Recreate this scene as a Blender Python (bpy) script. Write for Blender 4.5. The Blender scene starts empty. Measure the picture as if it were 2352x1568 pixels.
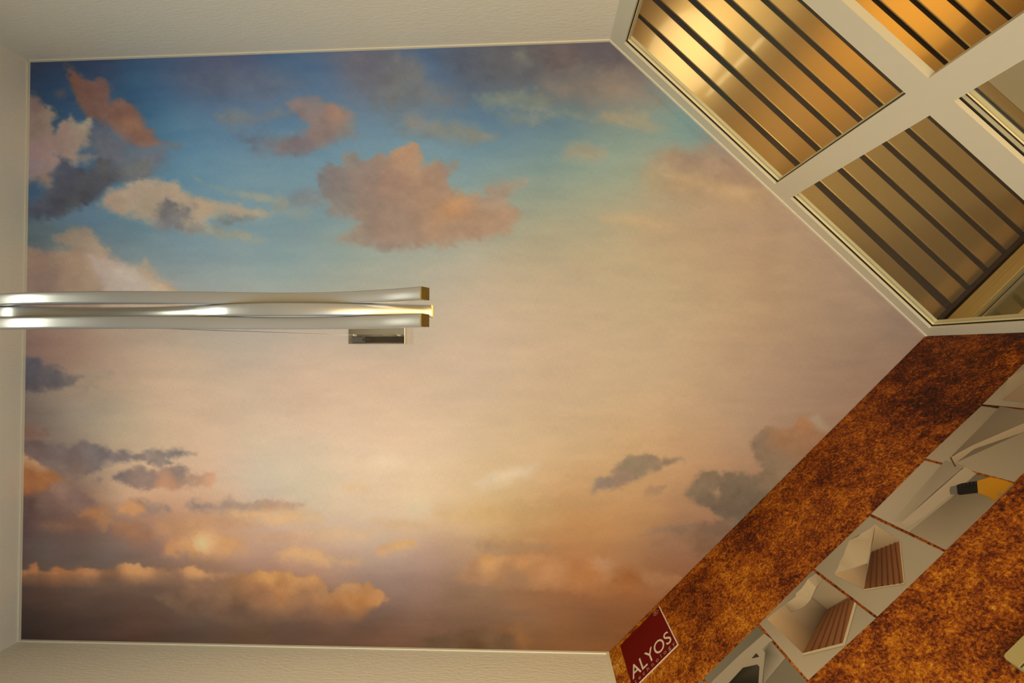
import bpy, bmesh, math, random
import numpy as np
from mathutils import Vector, Matrix

scene = bpy.context.scene
COL = scene.collection
random.seed(7)

# ------------------------------------------------------------------ camera
W, H_IMG, F = 2352, 1568, 1045.0          # 16 mm lens on a 36 mm frame
CZ = 0.75                                 # camera height above the floor
HC = 1.80                                 # ceiling height above the camera
up_c = Vector((50, 21, F)).normalized()   # world up seen from the camera (x right, y down, z ahead)
R = Vector((0, 0, 1)).rotation_difference(up_c).to_matrix()   # world -> camera
RT = R.transposed()
cam_d = bpy.data.cameras.new('camera')
cam = bpy.data.objects.new('camera', cam_d); COL.objects.link(cam)
rt, dn, fw = RT @ Vector((1, 0, 0)), RT @ Vector((0, 1, 0)), RT @ Vector((0, 0, 1))
m = Matrix.Identity(4)
for i in range(3):
    m[i][0] = rt[i]; m[i][1] = -dn[i]; m[i][2] = -fw[i]
m[2][3] = CZ
cam.matrix_world = m
cam_d.sensor_width = 36.0
cam_d.lens = 36.0 * F / W
cam_d.clip_start = 0.02
scene.camera = cam

# ------------------------------------------------------------------ look
scene.view_settings.view_transform = 'Standard'
scene.view_settings.look = 'None'
scene.view_settings.gamma = 1.0
scene.view_settings.use_curve_mapping = False
scene.view_settings.exposure = 0.33
scene.cycles.use_denoising = True
scene.cycles.max_bounces = 8
scene.cycles.transparent_max_bounces = 16

# ------------------------------------------------------------------ sky and lights
world = bpy.data.worlds.new('World'); scene.world = world
world.use_nodes = True
world.node_tree.nodes['Background'].inputs[0].default_value = (1.0, 0.50, 0.14, 1)
world.node_tree.nodes['Background'].inputs[1].default_value = 0.27

def area(name, loc, target, sx, sy, power, color):
    l = bpy.data.lights.new(name, 'AREA'); l.shape = 'RECTANGLE'
    l.size = sx; l.size_y = sy; l.energy = power; l.color = color
    o = bpy.data.objects.new(name, l); COL.objects.link(o)
    o.location = loc
    o.rotation_euler = (Vector(target) - Vector(loc)).to_track_quat('-Z', 'Y').to_euler()
    return o

def spot(name, loc, target, power, color, angle, blend=.4, radius=.05):
    l = bpy.data.lights.new(name, 'SPOT')
    l.energy = power; l.color = color; l.spot_size = math.radians(angle); l.spot_blend = blend
    l.shadow_soft_size = radius
    o = bpy.data.objects.new(name, l); COL.objects.link(o)
    o.location = loc
    o.rotation_euler = (Vector(target) - Vector(loc)).to_track_quat('-Z', 'Y').to_euler()
    return o

WARM = (1.0, 0.83, 0.56)
# unseen fill lights added at floor level, then daylight through the side window
area('warm_floor_fill', (0.8, 0.1, .10), (0.8, 0.1, 3), 1.3, 1.3, 24, (1.0, .667, .217))
spot('centre_floor_fill', (0.05, 0.15, .10), (0.05, 0.15, 3), 87, (1.0, .70, .29), 100, 1.0, .40)  # added spot, its soft cone dims the ceiling towards the corners
area('cool_floor_fill', (-.1, .8, .10), (-.1, .8, 3), .8, .8, 14.4, (.22, .61, 1.0))  # added bluish fill that cools the back wall
area('window_light', (-1.93, -0.07, 1.02), (0.6, -0.07, 1.25), .55, .26, 7.6, (.97, 1.0, .78))

# ------------------------------------------------------------------ geometry helpers
def ray(px, py):
    return RT @ Vector((px - W / 2, py - H_IMG / 2, F))
def on_z(px, py, z):                       # z above the camera
    r = ray(px, py); return r * (z / r.z)
def on_plane(px, py, n, d):                # vertical plane, n.xy = d
    r = ray(px, py); return r * (d / (r.x * n.x + r.y * n.y))
def lift(v):
    return Vector((v.x, v.y, v.z + CZ))

TL, TR, RR, BR, BL = [on_z(x, y, HC) for x, y in
                      ((68.1, 141.5), (1399.8, 94.1), (2126.3, 772.6), (1399.2, 1498.5), (46.4, 1470.0))]
ZC = HC + CZ                               # ceiling height above the floor

class Frame:
    """a vertical wall plane: s along it, d outward from the room, z above the camera"""
    def __init__(self, a, b):
        self.u = Vector((b.x - a.x, b.y - a.y, 0)).normalized()
        n = Vector((self.u.y, -self.u.x, 0))
        if n.dot(Vector((a.x, a.y, 0))) < 0: n = -n
        self.n = n; self.dist = n.dot(a)
        self.o = n * self.dist
        self.sa = self.u.dot(a); self.sb = self.u.dot(b)
    def p(self, s, d, z):
        v = self.o + self.u * s + self.n * d
        return Vector((v.x, v.y, z + CZ))
    def px(self, x, y, d=0.0):             # image point -> (s, z) on the plane at offset d
        q = on_plane(x, y, self.n, self.dist + d)
        return self.u.dot(q), q.z

FT = Frame(TL, TR); FL = Frame(TL, BL); FB = Frame(BL, BR); FW = Frame(TR, RR); FP = Frame(BR, RR)

def new_obj(name, bm, mat, parent=None, smooth=False):
    me = bpy.data.meshes.new(name)
    bmesh.ops.recalc_face_normals(bm, faces=bm.faces)
    if smooth:
        for f in bm.faces: f.smooth = True
    bm.to_mesh(me); bm.free()
    o = bpy.data.objects.new(name, me); COL.objects.link(o)
    if mat: me.materials.append(mat)
    if parent: o.parent = parent
    return o

def add_hex(bm, pts):
    v = [bm.verts.new(p) for p in pts]
    for f in ((0, 1, 2, 3), (7, 6, 5, 4), (0, 4, 5, 1), (1, 5, 6, 2), (2, 6, 7, 3), (3, 7, 4, 0)):
        bm.faces.new([v[i] for i in f])

def fbox(bm, fr, s0, s1, d0, d1, z0, z1):
    add_hex(bm, [fr.p(s0, d0, z0), fr.p(s1, d0, z0), fr.p(s1, d1, z0), fr.p(s0, d1, z0),
                 fr.p(s0, d0, z1), fr.p(s1, d0, z1), fr.p(s1, d1, z1), fr.p(s0, d1, z1)])

def bevel_obj(o, w, seg=2):
    b = o.modifiers.new('bevel', 'BEVEL'); b.width = w; b.segments = seg; b.limit_method = 'ANGLE'

def empty(name, loc):
    o = bpy.data.objects.new(name, None); COL.objects.link(o); o.location = loc
    o.empty_display_size = .1
    return o

def tag(o, label=None, cat=None, group=None, kind=None):
    if label: o['label'] = label
    if cat: o['category'] = cat
    if group: o['group'] = group
    if kind: o['kind'] = kind
    return o

def attach(child, parent):
    child.parent = parent
    child.matrix_parent_inverse = Matrix.Translation(parent.location).inverted()

# ------------------------------------------------------------------ materials
def srgb(c):
    return tuple(((x / 255) / 12.92 if x / 255 <= .04045 else ((x / 255 + .055) / 1.055) ** 2.4) for x in c)

def mat(name, color, rough=.6, metal=0.0, bump=None, vary=0.0, vscale=8.0, spec=.5):
    mt = bpy.data.materials.new(name); mt.use_nodes = True
    nt = mt.node_tree; p = nt.nodes['Principled BSDF']
    p.inputs['Base Color'].default_value = (*color, 1)
    p.inputs['Roughness'].default_value = rough
    p.inputs['Metallic'].default_value = metal
    p.inputs['Specular IOR Level'].default_value = spec
    geo = nt.nodes.new('ShaderNodeNewGeometry')
    if vary:
        nz = nt.nodes.new('ShaderNodeTexNoise'); nz.inputs['Scale'].default_value = vscale
        nz.inputs['Detail'].default_value = 5
        nt.links.new(geo.outputs['Position'], nz.inputs['Vector'])
        mx = nt.nodes.new('ShaderNodeMix'); mx.data_type = 'RGBA'
        mx.inputs[6].default_value = (*[c * (1 - vary) for c in color], 1)
        mx.inputs[7].default_value = (*[min(1, c * (1 + vary)) for c in color], 1)
        nt.links.new(nz.outputs['Fac'], mx.inputs[0])
        nt.links.new(mx.outputs[2], p.inputs['Base Color'])
    if bump:
        sc, st, stretch = bump
        mp = nt.nodes.new('ShaderNodeMapping'); mp.inputs['Scale'].default_value = stretch
        nz = nt.nodes.new('ShaderNodeTexNoise'); nz.inputs['Scale'].default_value = sc
        nz.inputs['Detail'].default_value = 4
        bp = nt.nodes.new('ShaderNodeBump'); bp.inputs['Strength'].default_value = st
        bp.inputs['Distance'].default_value = .002
        nt.links.new(geo.outputs['Position'], mp.inputs['Vector'])
        nt.links.new(mp.outputs[0], nz.inputs['Vector'])
        nt.links.new(nz.outputs['Fac'], bp.inputs['Height'])
        nt.links.new(bp.outputs[0], p.inputs['Normal'])
    return mt

WALLC = (0.76, 0.73, 0.64)
M_wall_h = mat('textured_wallpaper', WALLC, .8, bump=(120, .8, (.35, 1, 1)), vary=.025, vscale=60)
M_wall_v = mat('textured_wallpaper_side', WALLC, .8, bump=(120, .8, (1, 1, .35)), vary=.025, vscale=60)
M_trim = mat('cream_paint', (0.78, 0.75, 0.62), .5, vary=.02, vscale=30)
M_frame = mat('cream_window_lacquer', (0.66, 0.625, 0.50), .42, vary=.01, vscale=10)
M_bead = mat('glazing_bead', (0.82, 0.76, 0.52), .4, vary=.02, vscale=20)
M_gasket = mat('black_rubber', (0.012, 0.011, 0.009), .6)
M_rail = mat('anodised_rail', (0.52, 0.50, 0.40), .35, metal=.4, vary=.05, vscale=90)
M_floor = mat('floor_tile', (0.55, 0.50, 0.42), .6, vary=.1, vscale=4)
M_plain = mat('plain_cream_wall', (0.72, 0.66, 0.50), .7, vary=.02, vscale=5)
M_outer = mat('warm_lit_cream', (0.72, 0.55, 0.25), .6, vary=.03, vscale=6)  # cream wall with the outdoor lamps' yellow light put into its colour
M_black = mat('black_backing', (0.006, 0.005, 0.004), .9)
M_backing = mat('dark_backing', (0.022, 0.015, 0.006), .9)
M_bronze = mat('dark_bronze_trim', (0.035, 0.026, 0.012), .45, vary=.1, vscale=20)

def glass_mat(name, tint):
    mt = bpy.data.materials.new(name); mt.use_nodes = True
    nt = mt.node_tree; nt.nodes.remove(nt.nodes['Principled BSDF'])
    out = nt.nodes['Material Output']
    lw = nt.nodes.new('ShaderNodeLayerWeight'); lw.inputs['Blend'].default_value = .5
    pw = nt.nodes.new('ShaderNodeMath'); pw.operation = 'POWER'; pw.inputs[1].default_value = 5
    mu = nt.nodes.new('ShaderNodeMath'); mu.operation = 'MULTIPLY_ADD'
    mu.inputs[1].default_value = .96; mu.inputs[2].default_value = .04
    tr = nt.nodes.new('ShaderNodeBsdfTransparent'); tr.inputs[0].default_value = (*tint, 1)
    gl = nt.nodes.new('ShaderNodeBsdfGlossy'); gl.inputs['Roughness'].default_value = .0
    mx = nt.nodes.new('ShaderNodeMixShader')
    nt.links.new(lw.outputs['Facing'], pw.inputs[0]); nt.links.new(pw.outputs[0], mu.inputs[0])
    nt.links.new(mu.outputs[0], mx.inputs[0])
    nt.links.new(tr.outputs[0], mx.inputs[1]); nt.links.new(gl.outputs[0], mx.inputs[2])
    nt.links.new(mx.outputs[0], out.inputs['Surface'])
    return mt
M_glass = glass_mat('window_glass', (.97, .98, .96))

# ------------------------------------------------------------------ room shell
def room_poly(off=0.0):
    return [lift(v) for v in (TL, TR, RR, BR, BL)]

def wall(name, fr, m_, s0, s1, z0=-CZ, z1=HC, th=.10, holes=()):
    bm = bmesh.new()
    if not holes:
        fbox(bm, fr, s0, s1, 0, th, z0, z1)
    else:
        hs0, hs1, hz0, hz1 = holes
        fbox(bm, fr, s0, hs0, 0, th, z0, z1); fbox(bm, fr, hs1, s1, 0, th, z0, z1)
        fbox(bm, fr, hs0, hs1, 0, th, z0, hz0); fbox(bm, fr, hs0, hs1, 0, th, hz1, z1)
    return tag(new_obj(name, bm, m_), kind='structure')

lo = lambda f: min(f.sa, f.sb)
hi = lambda f: max(f.sa, f.sb)
wall('wall_back', FT, M_wall_h, lo(FT), hi(FT))
LW = (-.62, .48, -.10, .80)                 # the side window's opening
wall('wall_left', FL, M_wall_v, lo(FL) - .10, hi(FL) + .10, holes=LW)
wall('wall_front', FB, M_wall_h, lo(FB), hi(FB))
wall('wall_right', FP, M_plain, lo(FP), hi(FP) + .012)

bm = bmesh.new()
pp = room_poly()
top = [bm.verts.new((v.x, v.y, ZC + .055)) for v in pp]
bot = [bm.verts.new((v.x, v.y, ZC + .003)) for v in pp]
bm.faces.new(top); bm.faces.new(bot[::-1])
for i in range(5): bm.faces.new([top[i], top[(i + 1) % 5], bot[(i + 1) % 5], bot[i]])
tag(new_obj('ceiling', bm, M_trim), kind='structure')

bm = bmesh.new()
bmesh.ops.create_cube(bm, size=1, matrix=Matrix.Translation((.9, -.6, -.05)) @ Matrix.Diagonal((7.5, 7.0, .1, 1)))
tag(new_obj('floor', bm, M_floor), kind='structure')

# side window below the picture: frame, glass
w2 = empty('window_2', FL.p((LW[0] + LW[1]) / 2, 0, LW[2])); tag(w2, kind='structure')
bm = bmesh.new()
for a in ((LW[0], LW[0] + .05, LW[2], LW[3]), (LW[1] - .05, LW[1], LW[2], LW[3]),
          (LW[0] + .05, LW[1] - .05, LW[2], LW[2] + .05), (LW[0] + .05, LW[1] - .05, LW[3] - .05, LW[3])):
    fbox(bm, FL, a[0], a[1], .03, .08, a[2], a[3])
attach(new_obj('window_frame', bm, M_frame), w2)
bm = bmesh.new(); fbox(bm, FL, LW[0] + .05, LW[1] - .05, .052, .056, LW[2] + .05, LW[3] - .05)
attach(new_obj('glass_pane', bm, M_glass), w2)

# ceiling trim strips
def strip(name, fr, s0, s1, z0, z1, d, m_=M_trim):
    bm = bmesh.new(); fbox(bm, fr, s0, s1, -d, 0.0005, z0, z1)
    return tag(new_obj(name, bm, m_), kind='structure')
strip('trim_1', FT, lo(FT), hi(FT), HC - .010, HC, .004)
strip('trim_2', FL, lo(FL), hi(FL), HC - .010, HC, .004)
strip('trim_3', FB, lo(FB), hi(FB), HC - .009, HC, .004)
e = hi(FB) if FB.sb > FB.sa else lo(FB)
strip('trim_4', FB, e - .012, e - .002, -CZ, HC - .009, .004)
strip('trim_5', FW, lo(FW), hi(FW), HC - .009, HC, .003)

# ------------------------------------------------------------------ sky mural on the ceiling
def fbm(x, y, seed, octs=5, gain=.5):
    rng = np.random.RandomState(seed); out = np.zeros_like(x); amp = 1.0; tot = 0
    for o in range(octs):
        n = 256; g = rng.rand(n, n) * 2 - 1
        xi = np.floor(x).astype(int); yi = np.floor(y).astype(int)
        fx = x - xi; fy = y - yi
        fx = fx * fx * fx * (fx * (fx * 6 - 15) + 10); fy = fy * fy * fy * (fy * (fy * 6 - 15) + 10)
        a = g[xi % n, yi % n]; b = g[(xi + 1) % n, yi % n]
        c = g[xi % n, (yi + 1) % n]; d = g[(xi + 1) % n, (yi + 1) % n]
        out += amp * ((a * (1 - fx) + b * fx) * (1 - fy) + (c * (1 - fx) + d * fx) * fy)
        tot += amp; amp *= gain; x = x * 2.03 + 13.7; y = y * 2.03 + 7.1
    return out / tot * 1.6

SKY = """70 150 50 55 68;110 190 38 62 80;250 160 52 68 86;310 165 48 82 102;300 220 50 85 105;420 150 72 85 105;500 180 80 90 108
600 180 85 96 112;660 140 70 100 120;760 180 88 108 125;850 170 105 103 110;960 140 78 108 130;1080 160 92 95 102;1180 150 100 98 98
1280 130 108 95 92;1385 105 95 88 90;1450 170 125 105 95;400 260 72 110 128;560 260 85 118 138;700 300 95 130 145;900 270 100 130 142
1100 280 95 128 140;1200 300 105 132 138;1300 280 105 130 130;1450 270 130 140 125;1550 260 125 145 130;1600 310 125 145 130
450 360 90 130 145;600 370 108 140 148;800 330 110 142 152;1000 330 115 145 150;1200 360 122 145 138;1400 380 145 155 130
1550 400 165 150 120;1700 420 185 150 110;1680 350 160 130 105;80 440 60 85 100;90 530 85 100 98;200 510 90 115 125;300 530 98 125 130
430 550 118 142 145;560 560 130 150 148;700 520 125 148 148;640 620 145 160 150;800 610 160 165 145;1000 600 172 167 144;1200 480 155 155 130
1300 520 170 158 125;1200 600 185 165 130;1500 520 185 155 115;1700 520 180 145 110;1850 560 174 140 106;1500 650 191 163 122
1300 700 198 170 133;1750 700 183 147 108;1950 680 164 132 102;2080 760 140 112 90;1900 800 161 127 99;1100 700 205 178 145
700 800 203 176 149;560 820 192 170 145;400 800 185 160 132;200 800 160 128 105;90 790 135 105 90;100 900 125 110 95;250 920 166 146 120
200 960 155 140 118;350 900 200 168 137;300 980 180 160 130;500 950 205 175 142;700 920 213 180 149;900 880 213 180 147;1100 850 206 177 145
1300 850 203 169 131;1500 850 200 166 125;1700 850 184 147 112;1800 920 168 132 102;600 1030 214 188 156;500 1060 215 182 150
800 1050 227 196 161;1000 1050 226 193 153;1150 1030 215 180 135;1350 1000 206 169 124;1500 1000 200 158 112;1700 980 178 140 106
1600 1080 185 138 95;300 1120 208 168 130;600 1110 209 190 162;900 1110 230 195 155;1050 1110 225 190 145;1250 1120 212 168 116
700 1150 212 190 155;950 1170 228 198 155;1100 1170 215 178 125;1300 1170 194 142 86;1500 1170 185 135 85;650 1220 205 168 140
800 1220 215 182 150;1000 1230 200 160 125;1200 1230 185 140 88;1400 1240 180 125 75;1550 1230 150 105 75;60 1200 82 60 54
200 1200 112 82 68;350 1200 170 125 98;480 1230 195 145 105;100 1270 90 78 70;250 1280 110 95 85;400 1270 150 118 100;550 1290 180 140 115
700 1290 195 150 120;850 1320 165 135 115;1000 1300 178 140 118;1100 1310 170 130 98;1250 1280 170 118 75;1450 1300 160 108 68
100 1350 84 60 46;250 1360 98 74 58;400 1340 118 90 70;550 1340 145 108 82;680 1390 130 92 68;900 1370 135 105 88;1050 1360 138 104 76
1200 1340 152 104 66;1350 1340 165 100 55;1500 1350 145 88 48;80 1420 52 40 34;250 1420 75 58 48;450 1430 95 75 62;650 1420 100 78 65
850 1420 110 82 65;1050 1410 130 95 70;1200 1400 140 100 68;1350 1420 125 80 48;60 1465 45 32 25;300 1470 75 50 38;600 1480 100 70 48
900 1480 118 80 55;1100 1480 105 72 48;1300 1490 130 80 40;1390 1485 128 78 38"""

# clouds: outline, colour points "x y r g b", softness, raggedness, opacity, optional fade (y full, y gone)
CLOUDS = [
 # purple veils along the top
 ("765 120 870 110 940 125 960 150 975 180 1000 205 1045 222 1020 235 960 240 900 258 880 240 850 215 820 190 790 160", "850 140 104 100 106;930 200 116 112 108;1000 222 130 115 108", 30, 16, .85),
 ("1010 115 1100 105 1250 98 1395 94 1420 130 1380 170 1300 180 1240 190 1150 195 1080 190 1040 160", "1050 150 88 92 102;1180 160 98 95 97;1300 140 106 92 90;1390 110 95 86 88", 30, 14, .85),
 ("1240 190 1330 165 1420 160 1480 210 1530 240 1450 235 1370 245 1260 235", "1300 200 132 118 105;1450 210 150 128 108", 26, 14, .8),
 ("400 170 470 150 560 165 650 170 690 195 640 215 560 225 480 215 420 205", "450 180 80 90 104;600 195 92 100 112", 28, 14, .7),
 ("1180 120 1205 118 1215 135 1200 142 1185 138", "1190 130 128 122 112", 9, 7, .7),
 ("1205 140 1225 142 1228 150 1210 152", "1215 146 124 120 110", 7, 5, .7),
 # wisps in the blue, upper right
 ("1100 225 1160 210 1230 215 1260 240 1200 250 1130 245", "1180 230 138 138 118", 16, 12, .7),
 ("1150 268 1200 258 1260 268 1240 280 1180 285", "1200 272 140 138 120", 10, 9, .6),
 ("1195 240 1290 252 1360 275 1280 268", "1280 258 142 142 124", 7, 6, .6),
 ("1363 271 1444 256 1490 258 1488 274 1534 297 1493 299 1432 281", "1440 266 165 145 115;1500 290 155 146 118", 10, 8, .85),
 ("1309 335 1355 330 1396 348 1370 368 1322 365 1294 360", "1340 350 162 148 122;1330 362 175 150 120", 12, 8, .85),
 ("1483 388 1508 358 1546 335 1585 345 1636 335 1700 378 1790 430 1760 480 1650 470 1480 445 1475 410", "1590 360 160 128 104;1700 390 162 128 102;1560 420 182 148 112;1700 450 184 146 106;1500 425 172 148 114", 18, 10, .85),
 ("1380 500 1450 490 1520 510 1535 522 1470 525 1395 512", "1460 510 205 165 120", 12, 6, .5),
 ("1520 395 1620 410 1740 440 1700 452 1600 432", "1640 425 200 160 116", 10, 6, .6),
 # small grey row and pink cloud at the top
 ("903 302 933 269 961 258 982 279 1002 274 1023 284 1043 274 1074 294 1094 294 1140 314 1112 322 1061 327 946 312", "950 268 145 130 118;1040 300 132 130 120;1120 312 142 132 116;920 305 118 130 134", 12, 8, .85),
 ("548 308 580 318 650 318 690 310 715 335 640 352 590 345", "560 318 100 108 122;660 335 118 110 112", 16, 9, .85),
 ("655 240 683 225 724 223 750 235 773 240 801 251 813 274 819 314 783 320 742 337 691 348 640 352 650 330 690 310 712 290 680 268", "680 232 135 115 112;725 240 132 118 116;770 260 160 122 104;740 300 138 115 108;690 335 118 106 110;810 300 130 122 118", 9, 7, .95),
 ("490 262 520 250 560 252 590 268 640 250 655 262 590 285 540 292 505 278", "530 268 110 115 118;630 258 122 116 116", 12, 8, .8),
 # big centre cloud
 ("724 404 742 388 762 376 783 376 788 355 816 353 839 368 870 355 890 368 900 348 916 340 941 335 951 330 959 345 974 366 979 378 1007 368 1028 378 1053 366 1056 376 1023 411 1030 424 1058 440 1084 447 1112 445 1117 424 1145 414 1176 411 1212 409 1200 430 1165 450 1175 475 1195 495 1165 535 1100 552 1000 566 900 572 800 562 765 553 800 532 840 508 795 503 752 488 758 470 738 450", "735 405 122 118 118;800 365 140 128 120;770 400 128 115 112;840 400 145 122 112;940 350 185 142 112;955 365 178 140 112;900 420 162 126 108;1040 380 160 132 115;1010 440 165 132 110;1040 475 192 142 102;1150 430 160 138 120;1180 415 165 148 128;1170 500 176 140 112;1050 530 172 138 114;900 520 160 132 116;800 545 160 142 125;780 480 140 128 120;850 470 150 125 112", 8, 8, .97),
 ("640 460 700 440 745 435 760 470 700 478 650 478", "700 460 128 126 128", 14, 8, .7),
 ("640 445 655 450 660 480 720 490 700 500 630 485", "650 470 150 150 138", 10, 8, .6),
 # orange streak, upper left
 ("150 151 175 164 193 179 234 184 252 200 253 233 285 230 310 243 333 279 354 307 367 335 346 339 282 332 254 294 244 284 206 269 178 243 175 218 160 187", "165 175 112 72 58;200 210 112 78 66;235 200 112 80 72;225 250 112 80 70;300 255 122 86 72;300 290 136 96 74;340 315 132 94 80;280 325 122 92 86", 7, 7, .95),
 ("350 330 385 326 420 332 410 340 370 345", "385 335 112 104 106", 8, 7, .7),
 ("205 285 260 300 300 335 375 345 380 375 330 395 250 385 205 350", "230 320 100 94 100;250 345 98 94 102;330 355 106 104 112;350 380 108 108 116", 18, 10, .85),
 ("130 210 145 205 148 220 136 226", "139 214 88 72 70", 8, 6, .7),
 # pink cloud, upper left
 ("30 200 86 223 104 243 129 256 124 284 127 299 142 284 162 266 178 286 203 271 208 307 198 335 185 350 175 381 155 373 137 360 129 391 119 411 122 432 106 437 83 417 30 405", "80 240 116 92 84;80 290 132 108 94;120 265 138 116 98;150 310 146 120 106;195 290 152 134 114;90 350 142 114 106;130 340 148 118 108;105 420 132 108 92;80 380 130 110 110;180 330 152 128 110", 8, 8, .95),
 # dark cloud
 ("137 365 157 365 162 383 183 386 203 388 224 366 270 376 333 368 359 383 346 404 308 419 270 419 241 437 219 462 183 473 150 488 117 499 30 507 30 478 95 455 120 430 118 405", "150 390 72 74 84;220 400 82 80 84;320 385 104 104 106;140 430 68 68 76;180 455 74 72 76;80 490 70 72 82", 8, 8, .95),
 ("185 360 205 350 220 358 205 372 190 375", "200 362 142 120 106", 7, 7, .85),
 # cream feathered band
 ("222 470 245 437 300 420 360 412 403 416 423 440 474 462 550 473 625 490 600 500 520 495 470 510 520 530 610 552 520 546 423 530 346 509 270 491", "240 460 165 138 118;300 435 168 145 124;380 420 172 148 126;330 480 162 142 122;460 470 172 146 122;560 485 172 152 132;500 520 150 148 136;590 548 158 156 138", 8, 7, .95),
 ("440 405 480 425 540 440 620 450 660 470 600 465 520 445", "480 425 128 142 136;610 455 160 152 136", 7, 6, .75),
 ("354 486 382 453 397 466 410 478 435 468 451 476 438 499 423 511 415 527 372 534 356 516 360 500", "385 475 112 108 108;430 480 116 112 112;385 520 116 116 120", 8, 8, .95),
 ("485 517 510 503 545 494 590 500 560 508 520 514", "540 503 122 126 124", 7, 6, .85),
 ("415 527 440 510 465 520 470 532 430 535", "440 525 122 120 118", 7, 7, .85),
 # pink cloud behind the lamp, left
 ("30 562 109 573 157 570 124 547 152 529 168 519 193 524 224 547 257 583 295 603 321 608 333 598 359 629 361 641 389 644 402 664 425 700 400 790 30 790", "80 600 140 112 95;100 650 132 108 94;160 545 140 122 104;170 600 158 128 105;220 570 160 136 114;200 680 158 130 108;300 640 178 160 144;350 620 180 150 122;395 660 185 150 120;250 720 178 146 118;100 750 148 116 95", 9, 7, .93, 690, 800),
 ("201 588 257 592 308 618 356 649 397 672 380 705 235 705 236 657 213 619", "220 600 172 152 140;300 650 184 166 152;360 690 192 172 150", 10, 5, .85, 670, 740),
 # left, middle
 ("30 821 71 818 91 823 101 841 139 846 152 859 188 862 168 882 147 892 104 897 30 895", "70 845 82 79 87;110 860 88 83 86;160 870 108 99 96;80 885 84 77 80", 6, 7, .95),
 ("180 855 220 846 260 855 250 866 200 868", "220 857 152 136 118", 10, 8, .6),
 ("165 890 195 878 218 884 190 896", "190 887 142 126 112", 8, 7, .6),
 ("30 976 78 970 91 987 111 984 101 1002 91 1012 30 1012", "60 985 124 94 80;95 992 128 100 88", 6, 6, .95),
 ("30 1033 91 1040 99 1050 91 1066 124 1081 150 1099 137 1109 104 1129 30 1148", "60 1045 170 128 95;85 1050 178 140 104;60 1090 150 94 56;110 1105 156 102 62;60 1135 148 92 58", 7, 6, .95),
 ("30 1148 91 1137 120 1110 147 1101 193 1132 219 1158 180 1172 30 1185", "140 1120 140 108 94;180 1145 128 100 90;110 1155 112 86 76;60 1165 90 68 62", 8, 7, .92),
 ("30 1012 91 1012 106 1020 155 1022 193 1012 216 1022 244 1025 282 1038 316 1043 359 1035 418 1030 448 1043 423 1045 384 1053 397 1061 372 1073 341 1063 338 1056 282 1058 239 1068 206 1089 173 1096 142 1091 96 1063 30 1030", "70 1020 104 84 80;150 1040 110 95 93;220 1040 114 103 103;170 1080 124 102 92;290 1047 126 112 110;400 1040 132 121 116;370 1062 146 127 117", 6, 6, .96),
 ("259 1094 277 1081 310 1071 323 1068 346 1078 361 1078 407 1071 418 1063 435 1076 433 1089 489 1089 494 1104 484 1114 440 1114 405 1122 359 1119 316 1122 282 1109", "275 1092 126 108 104;330 1095 144 121 111;320 1112 146 118 108;415 1080 148 127 117;385 1110 185 134 104;460 1095 182 142 118;485 1102 208 154 120", 6, 6, .95),
 ("216 1104 226 1096 238 1098 232 1108 220 1110", "226 1103 138 116 106", 5, 4, .9),
 ("228 1124 240 1120 243 1126 234 1128", "236 1124 170 130 104", 4, 3, .9),
 ("428 1159 448 1151 499 1154 525 1144 550 1156 614 1149 660 1155 700 1160 650 1172 525 1175 448 1174", "450 1160 158 132 120;550 1163 170 142 124;640 1163 190 150 126", 7, 6, .9),
 ("305 1148 325 1143 350 1155 380 1160 395 1172 330 1185 310 1165", "320 1150 160 124 100;360 1168 152 126 114", 7, 6, .85),
 ("270 1165 300 1152 335 1165 338 1175 300 1182 270 1178", "310 1168 198 142 96", 6, 5, .9),
 ("175 1175 220 1168 245 1160 256 1200 240 1215 200 1190", "200 1175 172 116 76;245 1200 175 124 84", 8, 7, .8),
 ("80 1205 140 1195 220 1200 210 1212 120 1215", "150 1205 142 98 72", 10, 7, .6),
 ("430 1225 470 1200 490 1225 560 1240 565 1265 520 1275 450 1270 380 1270 370 1245", "465 1245 228 178 126;530 1250 212 156 104;440 1265 202 146 96;390 1255 190 134 92;550 1262 200 152 112", 14, 9, .9),
 ("455 1236 472 1234 478 1248 466 1256 452 1250", "465 1245 232 190 142", 10, 4, .9),
 # right of the centre, sunset streaks
 ("530 1180 600 1170 690 1175 740 1190 660 1200 560 1195", "620 1185 228 178 124", 12, 8, .7),
 ("640 1270 680 1255 720 1262 765 1282 755 1295 700 1292 650 1285", "700 1275 222 172 118", 10, 7, .8),
 ("860 1265 920 1240 945 1240 955 1252 930 1260 870 1275", "930 1250 222 170 108;880 1268 212 160 115", 7, 6, .85),
 ("775 1288 830 1284 825 1294 780 1296", "810 1290 215 165 115", 7, 5, .75),
 ("785 1115 825 1110 845 1125 800 1130", "820 1120 225 182 135", 8, 6, .6),
 ("1000 1180 1080 1165 1200 1160 1300 1175 1280 1195 1150 1205 1030 1200", "1100 1185 215 168 108;1230 1180 190 148 96", 18, 8, .5),
 ("354 1202 400 1193 458 1197 470 1210 458 1222 400 1228 356 1225", "400 1205 190 140 100;450 1212 196 146 104", 12, 8, .75),
 ("262 1205 300 1200 346 1222 340 1245 295 1243 270 1228", "300 1222 162 110 78", 12, 9, .7),
 ("420 1188 500 1180 560 1192 600 1205 560 1218 480 1208", "500 1195 196 146 108", 12, 8, .6),
 ("560 1232 640 1222 720 1230 700 1243 620 1245", "640 1234 205 158 122", 10, 8, .6),
 ("680 1222 760 1212 860 1222 840 1236 740 1238", "770 1226 222 180 138", 10, 8, .6),
 ("860 1200 940 1195 1010 1208 980 1222 900 1220", "940 1208 214 172 128", 12, 8, .6),
 ("1130 1235 1200 1228 1240 1240 1190 1252 1140 1250", "1190 1240 196 146 92", 10, 8, .6),
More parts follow.
